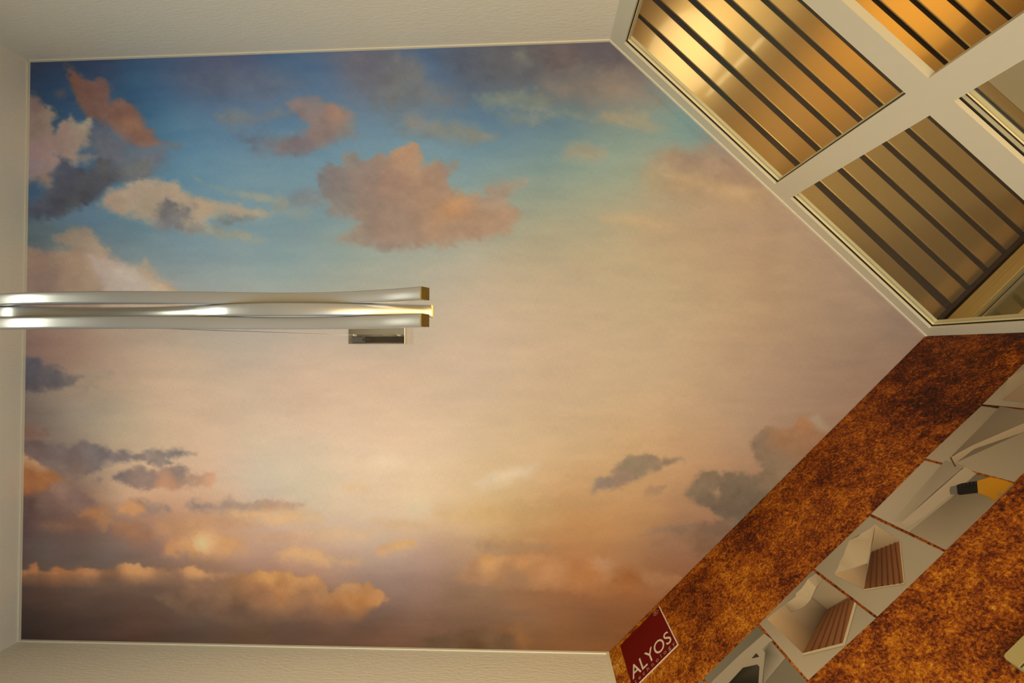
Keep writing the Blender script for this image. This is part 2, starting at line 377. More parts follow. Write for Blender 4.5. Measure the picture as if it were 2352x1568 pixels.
 ("1270 1215 1350 1205 1440 1215 1400 1230 1300 1232", "1350 1218 190 134 82", 14, 8, .6),
 ("1100 1252 1180 1246 1260 1256 1200 1266 1120 1264", "1180 1256 160 122 92", 12, 8, .5),
 # low banks
 ("30 1314 66 1307 83 1294 91 1314 111 1314 124 1307 147 1302 155 1312 173 1307 203 1302 234 1307 264 1307 270 1297 308 1294 316 1290 328 1307 366 1302 384 1309 415 1307 438 1297 461 1309 500 1315 560 1318 600 1345 400 1350 250 1352 30 1355", "80 1305 160 104 64;140 1312 158 104 66;210 1312 170 116 76;310 1302 200 142 92;440 1305 210 152 100;520 1325 175 128 96;80 1335 112 76 54;250 1335 122 88 66;400 1330 142 104 80", 4, 5, .95, 1316, 1352),
 ("360 1370 440 1338 540 1322 560 1318 600 1311 670 1313 685 1325 700 1330 715 1322 722 1321 735 1330 745 1345 755 1357 778 1355 790 1342 802 1336 815 1342 822 1340 835 1347 840 1340 850 1345 860 1352 880 1365 888 1375 870 1390 845 1405 840 1420 800 1440 700 1445 560 1440 420 1415", "450 1345 140 104 80;450 1390 112 84 66;560 1415 104 78 62;400 1370 115 88 70;620 1322 212 152 92;680 1325 205 148 92;640 1345 183 125 78;725 1330 205 148 96;740 1350 177 127 86;600 1370 150 104 74;700 1375 160 114 80;800 1345 192 140 96;870 1370 192 134 82;800 1375 184 126 74;830 1400 178 116 62;700 1410 135 96 72;780 1400 158 104 64", 5, 6, .96, 1385, 1435),
 ("1040 1330 1074 1302 1097 1281 1125 1272 1143 1279 1197 1271 1280 1273 1292 1289 1334 1283 1375 1275 1423 1289 1471 1302 1551 1318 1580 1330 1500 1390 1300 1360 1150 1350", "1120 1280 205 148 92;1200 1285 194 134 84;1080 1310 178 130 94;1250 1300 186 128 82;1375 1285 184 132 92;1350 1310 176 112 62;1500 1318 160 108 70;1450 1345 158 94 46;1180 1330 160 116 82", 6, 6, .93, 1330, 1390),
 ("970 1468 998 1460 1046 1457 1072 1445 1131 1447 1182 1462 1192 1500 970 1500", "1000 1475 106 78 54;1120 1460 114 82 55;1100 1485 100 68 42", 8, 7, .85),
 ("1130 1440 1200 1430 1230 1470 1215 1500 1190 1500 1185 1460", "1205 1470 145 94 48", 10, 7, .6),
 # right-hand grey clouds
 ("1356 1133 1369 1104 1404 1091 1423 1063 1442 1047 1487 1043 1519 1053 1564 1051 1570 1059 1525 1069 1487 1088 1461 1104 1407 1120", "1380 1115 152 126 108;1450 1070 150 126 98;1440 1095 146 116 94;1540 1058 152 122 94", 6, 6, .95),
 ("1480 1126 1490 1117 1525 1120 1515 1135 1485 1134", "1500 1126 160 122 90", 6, 5, .85),
 ("1573 1136 1595 1104 1608 1082 1646 1082 1659 1098 1669 1085 1710 1085 1726 1095 1742 1088 1755 1072 1736 1063 1723 1024 1733 1002 1748 986 1774 980 1790 986 1819 983 1825 967 1854 953 1863 967 1886 989 1960 990 1960 1080 1700 1230 1646 1174 1621 1161 1599 1155", "1590 1130 130 106 82;1630 1100 134 108 82;1690 1110 120 98 76;1740 1010 138 108 84;1850 970 165 114 78;1800 1005 158 112 78;1880 1010 150 104 74;1780 1070 134 106 80;1700 1150 104 84 66;1640 1150 112 90 72", 5, 5, .97),
 ("1860 955 1880 952 1895 975 1905 990 1885 992 1868 975", "1882 972 166 140 112", 7, 4, .6),
 ("1636 1128 1650 1120 1655 1130 1645 1142", "1646 1130 176 132 92", 5, 4, .85),
 ("1468 1228 1503 1212 1583 1206 1608 1200 1690 1190 1700 1270 1600 1280 1583 1260 1500 1252 1560 1232", "1500 1222 146 110 84;1560 1215 142 108 82;1640 1220 124 92 72;1560 1250 152 106 76;1620 1265 128 90 64", 7, 7, .9),
 ("1240 1150 1300 1140 1420 1150 1380 1165 1280 1168", "1320 1154 178 138 96", 14, 7, .4),
 # bright glows printed in the picture
 ("860 1060 880 1048 905 1050 920 1062 900 1075 875 1072", "890 1062 240 212 178", 22, 3, .8),
 ("1090 1110 1130 1085 1190 1068 1235 1068 1215 1090 1160 1112 1110 1122", "1160 1095 228 200 165;1220 1078 220 190 155", 12, 5, .8),
 ("930 1150 975 1145 985 1175 945 1182", "958 1162 222 200 162", 14, 4, .6),
]

def parse(txt):
    return np.array([[float(t) for t in r.split()] for r in txt.replace('\n', ';').split(';') if r.strip()])

def colour_field(pts, x, y, smooth):
    """shape-preserving scattered-colour interpolation (normalised inverse distance, p = 3)"""
    num = np.zeros((x.size, 3)); den = np.zeros(x.size)
    for q in pts:
        w = 1.0 / ((x - q[0]) ** 2 + (y - q[1]) ** 2 + smooth ** 2) ** 1.6
        den += w; num += w[:, None] * q[2:5]
    return num / den[:, None]

def rbf_field(pts, x, y):
    P = pts[:, :2]; n = len(P)
    r = np.sqrt(((P[:, None] - P[None]) ** 2).sum(2) + 30.0 ** 2)
    A = np.zeros((n + 3, n + 3)); A[:n, :n] = r - np.eye(n) * 12.0
    A[:n, n] = 1; A[:n, n + 1:] = P / 1000; A[n, :n] = 1; A[n + 1:, :n] = P.T / 1000
    B = np.zeros((n + 3, 3)); B[:n] = pts[:, 2:5]
    c = np.linalg.solve(A, B)
    out = np.zeros((x.size, 3)) + c[n] + np.outer(x / 1000, c[n + 1]) + np.outer(y / 1000, c[n + 2])
    for i in range(n):
        out += np.sqrt((x - P[i, 0]) ** 2 + (y - P[i, 1]) ** 2 + 900)[:, None] * c[i]
    return out

def poly_sd(poly, x, y):
    """signed distance, negative inside"""
    d2 = np.full(x.shape, 1e18); inside = np.zeros(x.shape, bool); n = len(poly)
    for i in range(n):
        x0, y0 = poly[i]; x1, y1 = poly[(i + 1) % n]
        ex, ey = x1 - x0, y1 - y0
        t = np.clip(((x - x0) * ex + (y - y0) * ey) / (ex * ex + ey * ey + 1e-9), 0, 1)
        d2 = np.minimum(d2, (x - x0 - t * ex) ** 2 + (y - y0 - t * ey) ** 2)
        cond = ((y0 > y) != (y1 > y))
        with np.errstate(divide='ignore', invalid='ignore'):
            xi = x0 + (y - y0) / (y1 - y0 + 1e-12) * ex
        inside ^= cond & (x < xi)
    d = np.sqrt(d2); return np.where(inside, -d, d)

def paint(x, y):
    """the printed sky: sRGB colour (0..255) at mural coordinates"""
    wx = x + 14 * fbm(x / 150, y / 60, 3, 4); wy = y + 9 * fbm(x / 150, y / 60, 4, 4)
    col = rbf_field(parse(SKY), wx, wy)
    st = fbm(x / 170 + y / 900, y / 26, 11, 5, .6); st2 = fbm(x / 60, y / 22, 12, 5, .55)
    col += (st * 2.6 + st2 * 2.6)[:, None] * np.array([1.25, .9, .6])
    n1 = fbm(x / 26, y / 22, 21, 5, .6); n2 = fbm(x / 26, y / 22, 22, 5, .6)
    n3 = fbm(x / 11, y / 9, 23, 4, .6); n4 = fbm(x / 40, y / 30, 24, 3, .6); n5 = fbm(x / 34, y / 26, 25, 4, .55)
    for c in CLOUDS:
        poly = np.array([float(t) for t in c[0].split()]).reshape(-1, 2)
        soft, rag, op = c[2], c[3], c[4]
        x0, y0 = poly.min(0) - 60; x1, y1 = poly.max(0) + 60
        k = np.where((x > x0) & (x < x1) & (y > y0) & (y < y1))[0]
        if not len(k): continue
        X = x[k] + n1[k] * rag * .85; Y = y[k] + n2[k] * rag * .75
        sd = poly_sd(poly, X, Y) + n3[k] * rag * .75 + n4[k] * rag * .5
        sf = soft * (1.25 + .9 * np.clip((Y - (y0 + y1) / 2) / (y1 - y0), -.3, .5) + .5 * n4[k])
        t = np.clip(.5 - sd / (2.4 * np.maximum(sf, 2.0)), 0, 1); a = t * t * (3 - 2 * t) * op
        if len(c) > 5: a *= np.clip((c[6] - Y) / (c[6] - c[5]), 0, 1)
        cc = colour_field(parse(c[1]), X, Y, 12.0)
        cc = cc + (n5[k] * 7 + n3[k] * 2.0)[:, None] * np.array([1.15, .95, .75])
        cc = cc * np.array([1.0, 1.0, .965])
        col[k] = col[k] * (1 - a[:, None]) + cc * a[:, None]
    blue = np.clip((col[:, 2] - col[:, 0]) / 60, 0, 1)[:, None]
    col = col + blue * np.array([2.0, -4.0, -1.0])
    return np.clip(col, 2, 250)

def lin(c):
    c = c / 255.0
    return np.where(c <= .04045, c / 12.92, ((c + .055) / 1.055) ** 2.4)

# how strongly the room light reaches each part of the ceiling (display radiance of a white sheet),
# used to get from the colours seen to the colours of the print
LIGHT = [(1.2075, 1.0102, 0.6815), (0.5406, 0.3243, 0.1024), (0.1406, 0.1594, 0.1681), (-0.6626, -0.5996, -0.4247), (-0.0292, -0.0333, -0.0141), (-0.3498, -0.3061, -0.2105), (-0.3015, -0.1578, -0.0233), (-0.1753, -0.1834, -0.1495), (-0.1756, -0.0942, 0.0010), (-0.0593, -0.0714, -0.0800), (0.1151, 0.1227, 0.0939), (0.0780, 0.0995, 0.1079), (0.0268, 0.0512, 0.0600)]

NU, NV = 470, 480
a_TL, a_TR, a_R, a_BR, a_BL = [np.array(v) for v in ((68.1, 141.5), (1399.8, 94.1), (2126.3, 772.6), (1399.2, 1498.5), (46.4, 1470.0))]
vR = .483
vs = np.concatenate([np.linspace(0, vR, NV // 2, endpoint=False), np.linspace(vR, 1, NV - NV // 2)])
L_ = a_TL[None] * (1 - vs[:, None]) + a_BL[None] * vs[:, None]
tA = np.clip(vs / vR, 0, 1)[:, None]; tB = np.clip((vs - vR) / (1 - vR), 0, 1)[:, None]
R_ = np.where(vs[:, None] < vR, a_TR * (1 - tA) + a_R * tA, a_R * (1 - tB) + a_BR * tB)
us = np.linspace(0, 1, NU)
G = (L_[:, None] * (1 - us[None, :, None]) + R_[:, None] * us[None, :, None]).reshape(-1, 2)
col = lin(paint(G[:, 0], G[:, 1]))

def light_terms(x, y):
    X = (x - 1000) / 1000; Y = (y - 800) / 700
    return np.stack([np.ones_like(X), X, Y, X * X, X * Y, Y * Y, X**3, X*X*Y, X*Y*Y, Y**3, X**4, X*X*Y*Y, Y**4], 1)
if LIGHT is not None:
    col = col / np.clip(light_terms(G[:, 0], G[:, 1]) @ np.array(LIGHT), .12, None)
else:
    col = col * .8
col = np.clip(col, .002, .92)
Rm = np.array(RT)
D = np.stack([G[:, 0] - W / 2, G[:, 1] - H_IMG / 2, np.full(len(G), F)], 1) @ Rm.T
V = D * (HC / D[:, 2])[:, None]; V[:, 2] = ZC
me = bpy.data.meshes.new('sky_mural')
idx = np.arange(NU * NV).reshape(NV, NU)
quads = np.stack([idx[:-1, :-1], idx[:-1, 1:], idx[1:, 1:], idx[1:, :-1]], -1).reshape(-1, 4)
me.vertices.add(len(V)); me.vertices.foreach_set('co', V.astype(np.float32).ravel())
me.loops.add(quads.size); me.loops.foreach_set('vertex_index', quads.astype(np.int32).ravel())
me.polygons.add(len(quads))
me.polygons.foreach_set('loop_start', (np.arange(len(quads)) * 4).astype(np.int32))
me.update(calc_edges=True); me.validate()
ca = me.color_attributes.new('print', 'FLOAT_COLOR', 'POINT')
ca.data.foreach_set('color', np.concatenate([col, np.ones((len(col), 1))], 1).astype(np.float32).ravel())
mural = bpy.data.objects.new('sky_mural', me); COL.objects.link(mural)
tag(mural, 'large printed ceiling mural of a sunset sky with pink and grey clouds', 'mural')

def print_mat(name, attr, weave=.05, rough=.75, scale=700):
    mt = bpy.data.materials.new(name); mt.use_nodes = True
    nt = mt.node_tree; p = nt.nodes['Principled BSDF']
    p.inputs['Roughness'].default_value = rough; p.inputs['Specular IOR Level'].default_value = .25
    at = nt.nodes.new('ShaderNodeAttribute'); at.attribute_name = attr
    geo = nt.nodes.new('ShaderNodeNewGeometry')
    acc = None
    for st in ((1, .06, 1), (.06, 1, 1)):              # woven sheet: threads both ways
        mp = nt.nodes.new('ShaderNodeMapping'); mp.inputs['Scale'].default_value = st
        nz = nt.nodes.new('ShaderNodeTexNoise'); nz.inputs['Scale'].default_value = scale
        nz.inputs['Detail'].default_value = 1
        nt.links.new(geo.outputs['Position'], mp.inputs[0]); nt.links.new(mp.outputs[0], nz.inputs['Vector'])
        mr = nt.nodes.new('ShaderNodeMapRange'); mr.inputs[1].default_value = .25; mr.inputs[2].default_value = .75
        mr.inputs[3].default_value = 1 - weave; mr.inputs[4].default_value = 1 + weave
        nt.links.new(nz.outputs['Fac'], mr.inputs[0])
        if acc is None: acc = mr.outputs[0]
        else:
            mm = nt.nodes.new('ShaderNodeMath'); mm.operation = 'MULTIPLY'
            nt.links.new(acc, mm.inputs[0]); nt.links.new(mr.outputs[0], mm.inputs[1]); acc = mm.outputs[0]
    vm = nt.nodes.new('ShaderNodeVectorMath'); vm.operation = 'SCALE'
    nt.links.new(at.outputs['Color'], vm.inputs[0]); nt.links.new(acc, vm.inputs['Scale'])
    nt.links.new(vm.outputs[0], p.inputs['Base Color'])
    return mt
me.materials.append(print_mat('printed_sky', 'print'))

# ------------------------------------------------------------------ window wall
w1 = empty('window_1', FW.p(0, 0, -CZ)); tag(w1, kind='structure')
S0, S1 = lo(FW), hi(FW)
sg = 1 if FW.u.dot(RR - TR) > 0 else -1
SL, ML, MR_, SR = S0 + .066, .204, .281, S1 - .041     # inner edges of jambs, mullion
ZT, ZB1, ZB0 = 1.748, 1.144, 1.0805                    # head underside, transom
ZF = -CZ
def part(name, boxes, m_, parent, fr=FW, bev=0):
    bm = bmesh.new()
    for b in boxes: fbox(bm, fr, *b)
    o = new_obj(name, bm, m_); attach(o, parent)
    if bev: bevel_obj(o, bev)
    return o
DF = .012
part('head', [(S0, S1, 0, DF, ZT, HC + .05), (S0, S1, DF, .040, ZT + .004, HC + .05)], M_frame, w1)
part('jamb', [(S0, SL, 0, DF, ZF, ZT), (S0, SL - .003, DF, .040, ZF, ZT)], M_frame, w1)
part('jamb', [(SR, S1, 0, DF, ZF, ZT), (SR + .003, S1, DF, .040, ZF, ZT)], M_frame, w1)
part('mullion', [(ML, MR_, 0, DF, ZF, ZT), (ML + .003, MR_ - .003, DF, .040, ZF, ZT)], M_frame, w1)
part('transom', [(SL, ML, 0, .021, ZB0, ZB1)], M_frame, w1)
part('transom', [(MR_, SR, 0, DF, ZB0, ZB1), (MR_, SR, DF, .036, ZB0 + .003, ZB1)], M_frame, w1)

def glazing(s0, s1, z0, z1, top=True, bottom=True):
    """gasket lines, outer bead and the pane of one light"""
    g = []
    b = []
    for d0, d1, e, lst in ((.0105, .0160, .0022, g), (.0160, .027, .0026, b), (.027, .0285, .0016, g), (.0285, .0400, .0030, b)):
        lst += [(s0, s1, d0, d1, z1 - e, z1 + .003), (s0 - .002, s0 + e, d0, d1, z0, z1 - e), (s1 - e, s1 + .002, d0, d1, z0, z1 - e)]
    return g, b
for (s0, s1, z0, z1) in ((SL, ML, ZB1, ZT), (MR_, SR, ZB1, ZT)):
    g, b = glazing(s0, s1, z0, z1)
    part('gasket', g, M_gasket, w1); part('glazing_bead', b, M_bead, w1)
    bm = bmesh.new(); fbox(bm, FW, s0, s1, .0195, .0225, z0, z1)
    attach(new_obj('glass_pane', bm, M_glass), w1)
# lower right light: opening sash with a metal rail under the transom
part('gasket', [(MR_, SR, .0135, .0155, ZB0 - .003, ZB0 + .004), (MR_, SR, .0255, .0285, ZB0 - .0035, ZB0 + .004), (MR_, SR, .0465, .0485, ZB0 - .004, ZB0 + .004)], M_gasket, w1)
part('sash_rail', [(MR_, SR, .0155, .0255, ZB0 - .0026, ZB0 + .003)], M_rail, w1)
part('glazing_bead', [(MR_, SR, .0285, .0465, ZB0 - .003, ZB0 + .06)], M_bead, w1)
bm = bmesh.new(); fbox(bm, FW, MR_, SR, .0330, .0360, -.74, ZB0 - .003)
attach(new_obj('glass_pane', bm, M_glass), w1)

# ------------------------------------------------------------------ outside: slatted soffit
ZO = 1.85
n_off = lambda N: N * ZO / F - FW.dist          # image distance from the zenith -> offset from the window wall
S_END = S1 + .013
bm = bmesh.new()
pitch = 55.0; k0 = 716.0
prof_e = .012
for k in range(-1, 15):
    c0, c1 = k0 + pitch * k, k0 + pitch * (k + 1)
    d0 = max(n_off(c0 + 6.3), .002); d1 = n_off(c1 - 6.3); dl, dr = (0.0, 0.0) if k >= 0 else (n_off(720.0) - d1, n_off(704.0) - d1)   # the first slat is cut askew
    s0, s1 = S0 - .9, S_END - .002
    r = .0025; h = .006; th = .0012
    prof = [(d0, ZO + h), (d0, ZO + r), (d0 + r * .3, ZO + r * .3), (d0 + r, ZO), (d1 - r, ZO), (d1 - r * .3, ZO + r * .3), (d1, ZO + r), (d1, ZO + h)]
    inner = [(d0 + th, ZO + h), (d0 + th, ZO + r), (d0 + r, ZO + th), (d1 - r, ZO + th), (d1 - th, ZO + r), (d1 - th, ZO + h)][::-1]
    ring = prof + inner
    mid_d = (d0 + d1) / 2
    A = [bm.verts.new(FW.p(s0, d + (dl if d > mid_d else 0), z)) for d, z in ring]; B = [bm.verts.new(FW.p(s1, d + (dr if d > mid_d else 0), z)) for d, z in ring]
    n = len(ring)
    for i in range(n): bm.faces.new([A[i], A[(i + 1) % n], B[(i + 1) % n], B[i]])
    bm.faces.new(A); bm.faces.new(B[::-1])
mt = bpy.data.materials.new('brushed_bronze'); mt.use_nodes = True
nt = mt.node_tree; p = nt.nodes['Principled BSDF']
p.inputs['Base Color'].default_value = (0.60, 0.43, 0.20, 1)
p.inputs['Metallic'].default_value = .75; p.inputs['Roughness'].default_value = .30
p.inputs['Coat Weight'].default_value = .6; p.inputs['Coat Roughness'].default_value = .07
p.inputs['Anisotropic'].default_value = .85
cv = nt.nodes.new('ShaderNodeCombineXYZ')
for i in range(3): cv.inputs[i].default_value = FW.n[i]
nt.links.new(cv.outputs[0], p.inputs['Tangent'])
M_slat = mt
soffit = empty('ceiling_outside', FW.p(.2, .6, ZO)); tag(soffit, kind='structure')
attach(new_obj('slats', bm, M_slat), soffit)
part('backing', [(S0 - .9, S_END + .1, .041, 1.5, ZO + .008, ZO + .03)], M_backing, soffit)

# wall running on outside, in line with the poster wall
xo = empty('wall_outside', FW.p(S_END, .5, -CZ)); tag(xo, kind='structure')
SX = S_END
part('dark_edge', [(SX - .004, SX + .10, .041, 1.5, 1.806, 1.862)], M_black, xo)
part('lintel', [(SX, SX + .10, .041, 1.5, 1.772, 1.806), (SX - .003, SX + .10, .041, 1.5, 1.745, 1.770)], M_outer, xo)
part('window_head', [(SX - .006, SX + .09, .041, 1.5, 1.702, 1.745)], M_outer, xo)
part('sash_rail', [(SX - .002, SX + .08, .041, 1.5, 1.688, 1.702), (SX + .004, SX + .08, .041, 1.5, 1.672, 1.680)], M_rail, xo)
part('gasket', [(SX + .006, SX + .08, .041, 1.5, 1.680, 1.688)], M_bronze, xo)
bm = bmesh.new(); fbox(bm, FW, SX + .012, SX + .016, .041, 1.5, -.7, 1.672)
attach(new_obj('glass_pane', bm, M_glass), xo)
part('sill_wall', [(SX, SX + .10, .041, 1.5, -.75, -.70)], M_plain, xo)
part('dark_room_sheet', [(SX + .30, SX + .31, .05, 1.5, -.74, 1.70)], M_bronze, xo)  # dark sheet standing in for the unlit room behind the glass

# cream wall block further out, facing the window
yo = empty('wall_outside_far', FW.p(.8, .905, -CZ)); tag(yo, kind='structure')
DFAR = 2.002 - FW.dist
part('wall', [(.45, S_END - .006, DFAR, DFAR + .1, 1.42, ZO - .001), (.45, .56, DFAR, DFAR + .1, -.75, 1.42), (S_END - .08, S_END - .006, DFAR, DFAR + .1, -.75, 1.42)], M_plain, yo)
part('door_frame', [(.56, .60, DFAR - .012, DFAR + .06, -.75, 1.42), (.60, S_END - .08, DFAR - .012, DFAR + .06, 1.38, 1.42)], M_frame, yo)
part('door_leaf', [(.60, S_END - .08, DFAR + .03, DFAR + .06, -.75, 1.38)], M_plain, yo)

# lamp outside that lights the soffit
spot('terrace_lamp', FW.p(-.84, 1.55, -.10), FW.p(.12, .25, ZO), 25, (1.0, .80, .45), 40, .25, .30)
area('terrace_tube', FW.p(-.47, 1.75, -.10), FW.p(-.47, 1.75, 2.0), .03, .65, .8, (1.0, .80, .42))
tube_m = Matrix.Identity(3)
for i_, c_ in enumerate((FW.n.cross(Vector((0, 0, -1))), FW.n, Vector((0, 0, -1)))): tube_m.col[i_] = c_
bpy.data.objects['terrace_tube'].rotation_euler = tube_m.to_euler()          # lies along the slats' cross direction, shines up
spot('garden_lamp', FW.p(.2, 3.30, -.30), FW.p(.40, .95, ZO), 24, (1.0, .50, .07), 40, .3, .45)

# ------------------------------------------------------------------ poster wall
poster = empty('wall_poster', FP.p((FP.sa + FP.sb) / 2, 0, 0))
tag(poster, 'rust brown advertising poster covering the slanted wall with a strip of photos', 'poster')
mt = bpy.data.materials.new('printed_rust'); mt.use_nodes = True
nt = mt.node_tree; p = nt.nodes['Principled BSDF']
p.inputs['Roughness'].default_value = .55; p.inputs['Specular IOR Level'].default_value = .2
geo = nt.nodes.new('ShaderNodeNewGeometry')
def noise(scale, detail, rough, dist=0.0, stretch=(1, 1, 1)):
    mp = nt.nodes.new('ShaderNodeMapping'); mp.inputs['Scale'].default_value = stretch
    nt.links.new(geo.outputs['Position'], mp.inputs[0])
    z = nt.nodes.new('ShaderNodeTexNoise'); z.inputs['Scale'].default_value = scale
    z.inputs['Detail'].default_value = detail; z.inputs['Roughness'].default_value = rough
    z.inputs['Distortion'].default_value = dist
    nt.links.new(mp.outputs[0], z.inputs['Vector']); return z.outputs['Fac']
def mth(op, a, b):
    q = nt.nodes.new('ShaderNodeMath'); q.operation = op
    for i, v in enumerate((a, b)):
        if isinstance(v, (int, float)): q.inputs[i].default_value = v
        else: nt.links.new(v, q.inputs[i])
    return q.outputs[0]
fine = noise(125, 5, .80, .4); mid = noise(22, 4, .6, .8); big = noise(4.2, 3, .55)
val = mth('ADD', mth('MULTIPLY', fine, 1.38), mth('ADD', mth('MULTIPLY', mid, .60), mth('MULTIPLY', big, .50)))
sd_ = nt.nodes.new('ShaderNodeVectorMath'); sd_.operation = 'DOT_PRODUCT'     # print tone from gold to dark rust, with edge darkening painted in
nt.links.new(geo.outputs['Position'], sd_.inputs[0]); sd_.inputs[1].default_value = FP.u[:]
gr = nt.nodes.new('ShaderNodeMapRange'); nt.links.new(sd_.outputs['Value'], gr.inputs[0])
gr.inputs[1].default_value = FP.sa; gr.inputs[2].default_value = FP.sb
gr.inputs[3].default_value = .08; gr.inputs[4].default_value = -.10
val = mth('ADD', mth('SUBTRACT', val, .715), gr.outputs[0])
cr = nt.nodes.new('ShaderNodeValToRGB'); nt.links.new(val, cr.inputs[0])
el = cr.color_ramp.elements
for pos, c in ((.24, (24, 7, 2)), (.40, (84, 30, 5)), (.54, (140, 68, 9)), (.68, (184, 108, 18)), (.88, (220, 165, 50))):
    e = el.new(pos); e.color = (*srgb(c), 1)
el.remove(el[0]); el.remove(el[-1]) if False else None
nt.links.new(cr.outputs[0], p.inputs['Base Color'])
M_rust = mt
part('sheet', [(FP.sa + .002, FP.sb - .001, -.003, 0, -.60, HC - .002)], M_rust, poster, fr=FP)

def vc_mat(name, rough=.5):
    mt = bpy.data.materials.new(name); mt.use_nodes = True
    nt = mt.node_tree; p = nt.nodes['Principled BSDF']; p.inputs['Roughness'].default_value = rough
    p.inputs['Specular IOR Level'].default_value = .2
    at = nt.nodes.new('ShaderNodeAttribute'); at.attribute_name = 'print'
    geo = nt.nodes.new('ShaderNodeNewGeometry')
    nz = nt.nodes.new('ShaderNodeTexNoise'); nz.inputs['Scale'].default_value = 300
    nt.links.new(geo.outputs['Position'], nz.inputs['Vector'])
    mr = nt.nodes.new('ShaderNodeMapRange'); mr.inputs[3].default_value = .97; mr.inputs[4].default_value = 1.03
    nt.links.new(nz.outputs['Fac'], mr.inputs[0])
    vm = nt.nodes.new('ShaderNodeVectorMath'); vm.operation = 'SCALE'
    nt.links.new(at.outputs['Color'], vm.inputs[0]); nt.links.new(mr.outputs[0], vm.inputs['Scale'])
    nt.links.new(vm.outputs[0], p.inputs['Base Color'])
    return mt
M_print = vc_mat('printed_photo')
PG = (1.12, 1.18, 1.42)                                  # print colours seen in the room's light -> print colours

def tile(name, layers, label):
    """a photo printed on the poster: stacked flat shapes [(points in the picture, colours), ...]"""
    bm = bmesh.new(); cl = bm.verts.layers.float_color.new('print')
    d = -.0034
    for pts, cols in layers:
        n = len(pts); cc = cols if isinstance(cols, list) else [cols]
        vs_ = []
        for i, (x, y) in enumerate(pts):
            s, z = FP.px(x, y)
            v = bm.verts.new(FP.p(s, d, z)); c = cc[i % len(cc)] if len(cc) == n else cc[min(i, len(cc) - 1)]
            v[cl] = (*[min(.9, q * g) for q, g in zip(srgb(c), PG)], 1); vs_.append(v)
        try: f = bm.faces.new(vs_)
        except ValueError: continue
        d -= .00025
    bmesh.ops.triangulate(bm, faces=bm.faces)
    o = new_obj(name, bm, M_print); attach(o, poster)
    if label: o['label'] = label
    return o
def C3(*v): return [(1752 + v[i] / 3.92, 768 + v[i + 1] / 3.92) for i in range(0, len(v), 2)]
def C4(*v): return [(1752 + v[i] / 3.92, 1168 + v[i + 1] / 3.92) for i in range(0, len(v), 2)]
def C5(*v): return [(1380 + v[i] / 3.92, 1268 + v[i + 1] / 3.92) for i in range(0, len(v), 2)]
G1, G2 = (152, 138, 112), (138, 125, 100)
# rightmost tile
tile('photo', [([(2259, 930), (2400, 944), (2520, 840), (2430, 762)], [G1, (135, 122, 98), G2, G2]),
               (C3(2220, 400, 2400, 300, 2500, 330, 2352, 455, 2170, 595), [(165, 145, 112), (158, 138, 108), (150, 132, 104), (150, 132, 104), (148, 130, 104)]),
               (C3(2170, 600, 2352, 460, 2520, 360, 2520, 640), [(140, 118, 88), (150, 128, 96), (150, 128, 96), (140, 118, 88)])],
     'grey photo of a folded white film corner')
tile('photo', [([(2128, 1054), (2332, 1109), (2480, 968), (2256, 934)], [(158, 142, 115), (148, 134, 108), (128, 114, 90), (138, 124, 98)]),
               (C3(2145, 655, 2352, 690, 2700, 740, 2352, 815, 1980, 985, 1740, 1085, 1700, 1110, 1960, 850), [(112, 100, 80), (122, 108, 86), (128, 112, 88), (120, 106, 84), (112, 98, 78), (92, 78, 56), (110, 96, 76), (118, 104, 82)]),
               (C3(1702, 1118, 1760, 1080, 1900, 1005, 2352, 812, 2600, 750, 2600, 830, 2352, 890, 1920, 1035, 1760, 1155, 1735, 1190), [(168, 148, 116)] * 4 + [(155, 138, 108)] * 6),
               (C3(1695, 1118, 1708, 1114, 1752, 1196, 1738, 1200), (92, 62, 22))],
     'grey photo of a curved white profile strip')
tile('photo', [([(2003, 1182), (2176, 1265), (2332, 1114), (2126, 1059)], [(168, 152, 125), (152, 138, 112), (140, 126, 98), (160, 145, 118)]),
               (C3(1650, 1140, 1830, 1190, 1560, 1420, 1400, 1568, 1290, 1690, 1180, 1690), [(135, 122, 100), (140, 126, 104), (132, 118, 96), (140, 126, 102), (150, 134, 108), (162, 146, 118)]),
               (C3(1830, 1200, 1935, 1262, 1760, 1410, 1480, 1640, 1300, 1760, 1260, 1700), [(166, 148, 120), (158, 142, 114), (156, 138, 110), (165, 148, 120), (160, 142, 112), (170, 152, 124)]),
               (C3(1935, 1266, 2262, 1350, 2090, 1520, 1654, 1948, 1330, 1788, 1700, 1490), [(100, 88, 66), (110, 98, 74), (126, 112, 86), (148, 132, 104), (140, 124, 98), (112, 98, 76)]),
               (C3(1700, 1382, 1755, 1368, 1765, 1445, 1704, 1450, 1693, 1415), (100, 94, 80)),
               (C3(1758, 1366, 1800, 1352, 1945, 1328, 1955, 1436, 1790, 1455, 1768, 1450), (16, 16, 13)),
               (C3(1942, 1330, 2065, 1295, 2180, 1320, 2268, 1352, 2105, 1515, 2035, 1470, 1952, 1438), [(176, 122, 22), (178, 122, 18), (176, 120, 12), (168, 112, 10), (158, 104, 10), (165, 112, 16), (172, 118, 22)]),
               (C3(2120, 1450, 2165, 1440, 2145, 1465), (120, 110, 85))] +
              [(C3(1785 + i * 36, 1362 - i * 6, 1797 + i * 36, 1360 - i * 6, 1800 + i * 36, 1384 - i * 6, 1788 + i * 36, 1386 - i * 6), (40, 39, 33)) for i in range(5)],
     'photo of a yellow and black hand tool on white film')
def planks(bm_pts, base, k):
    return None
wood = (112, 70, 38)
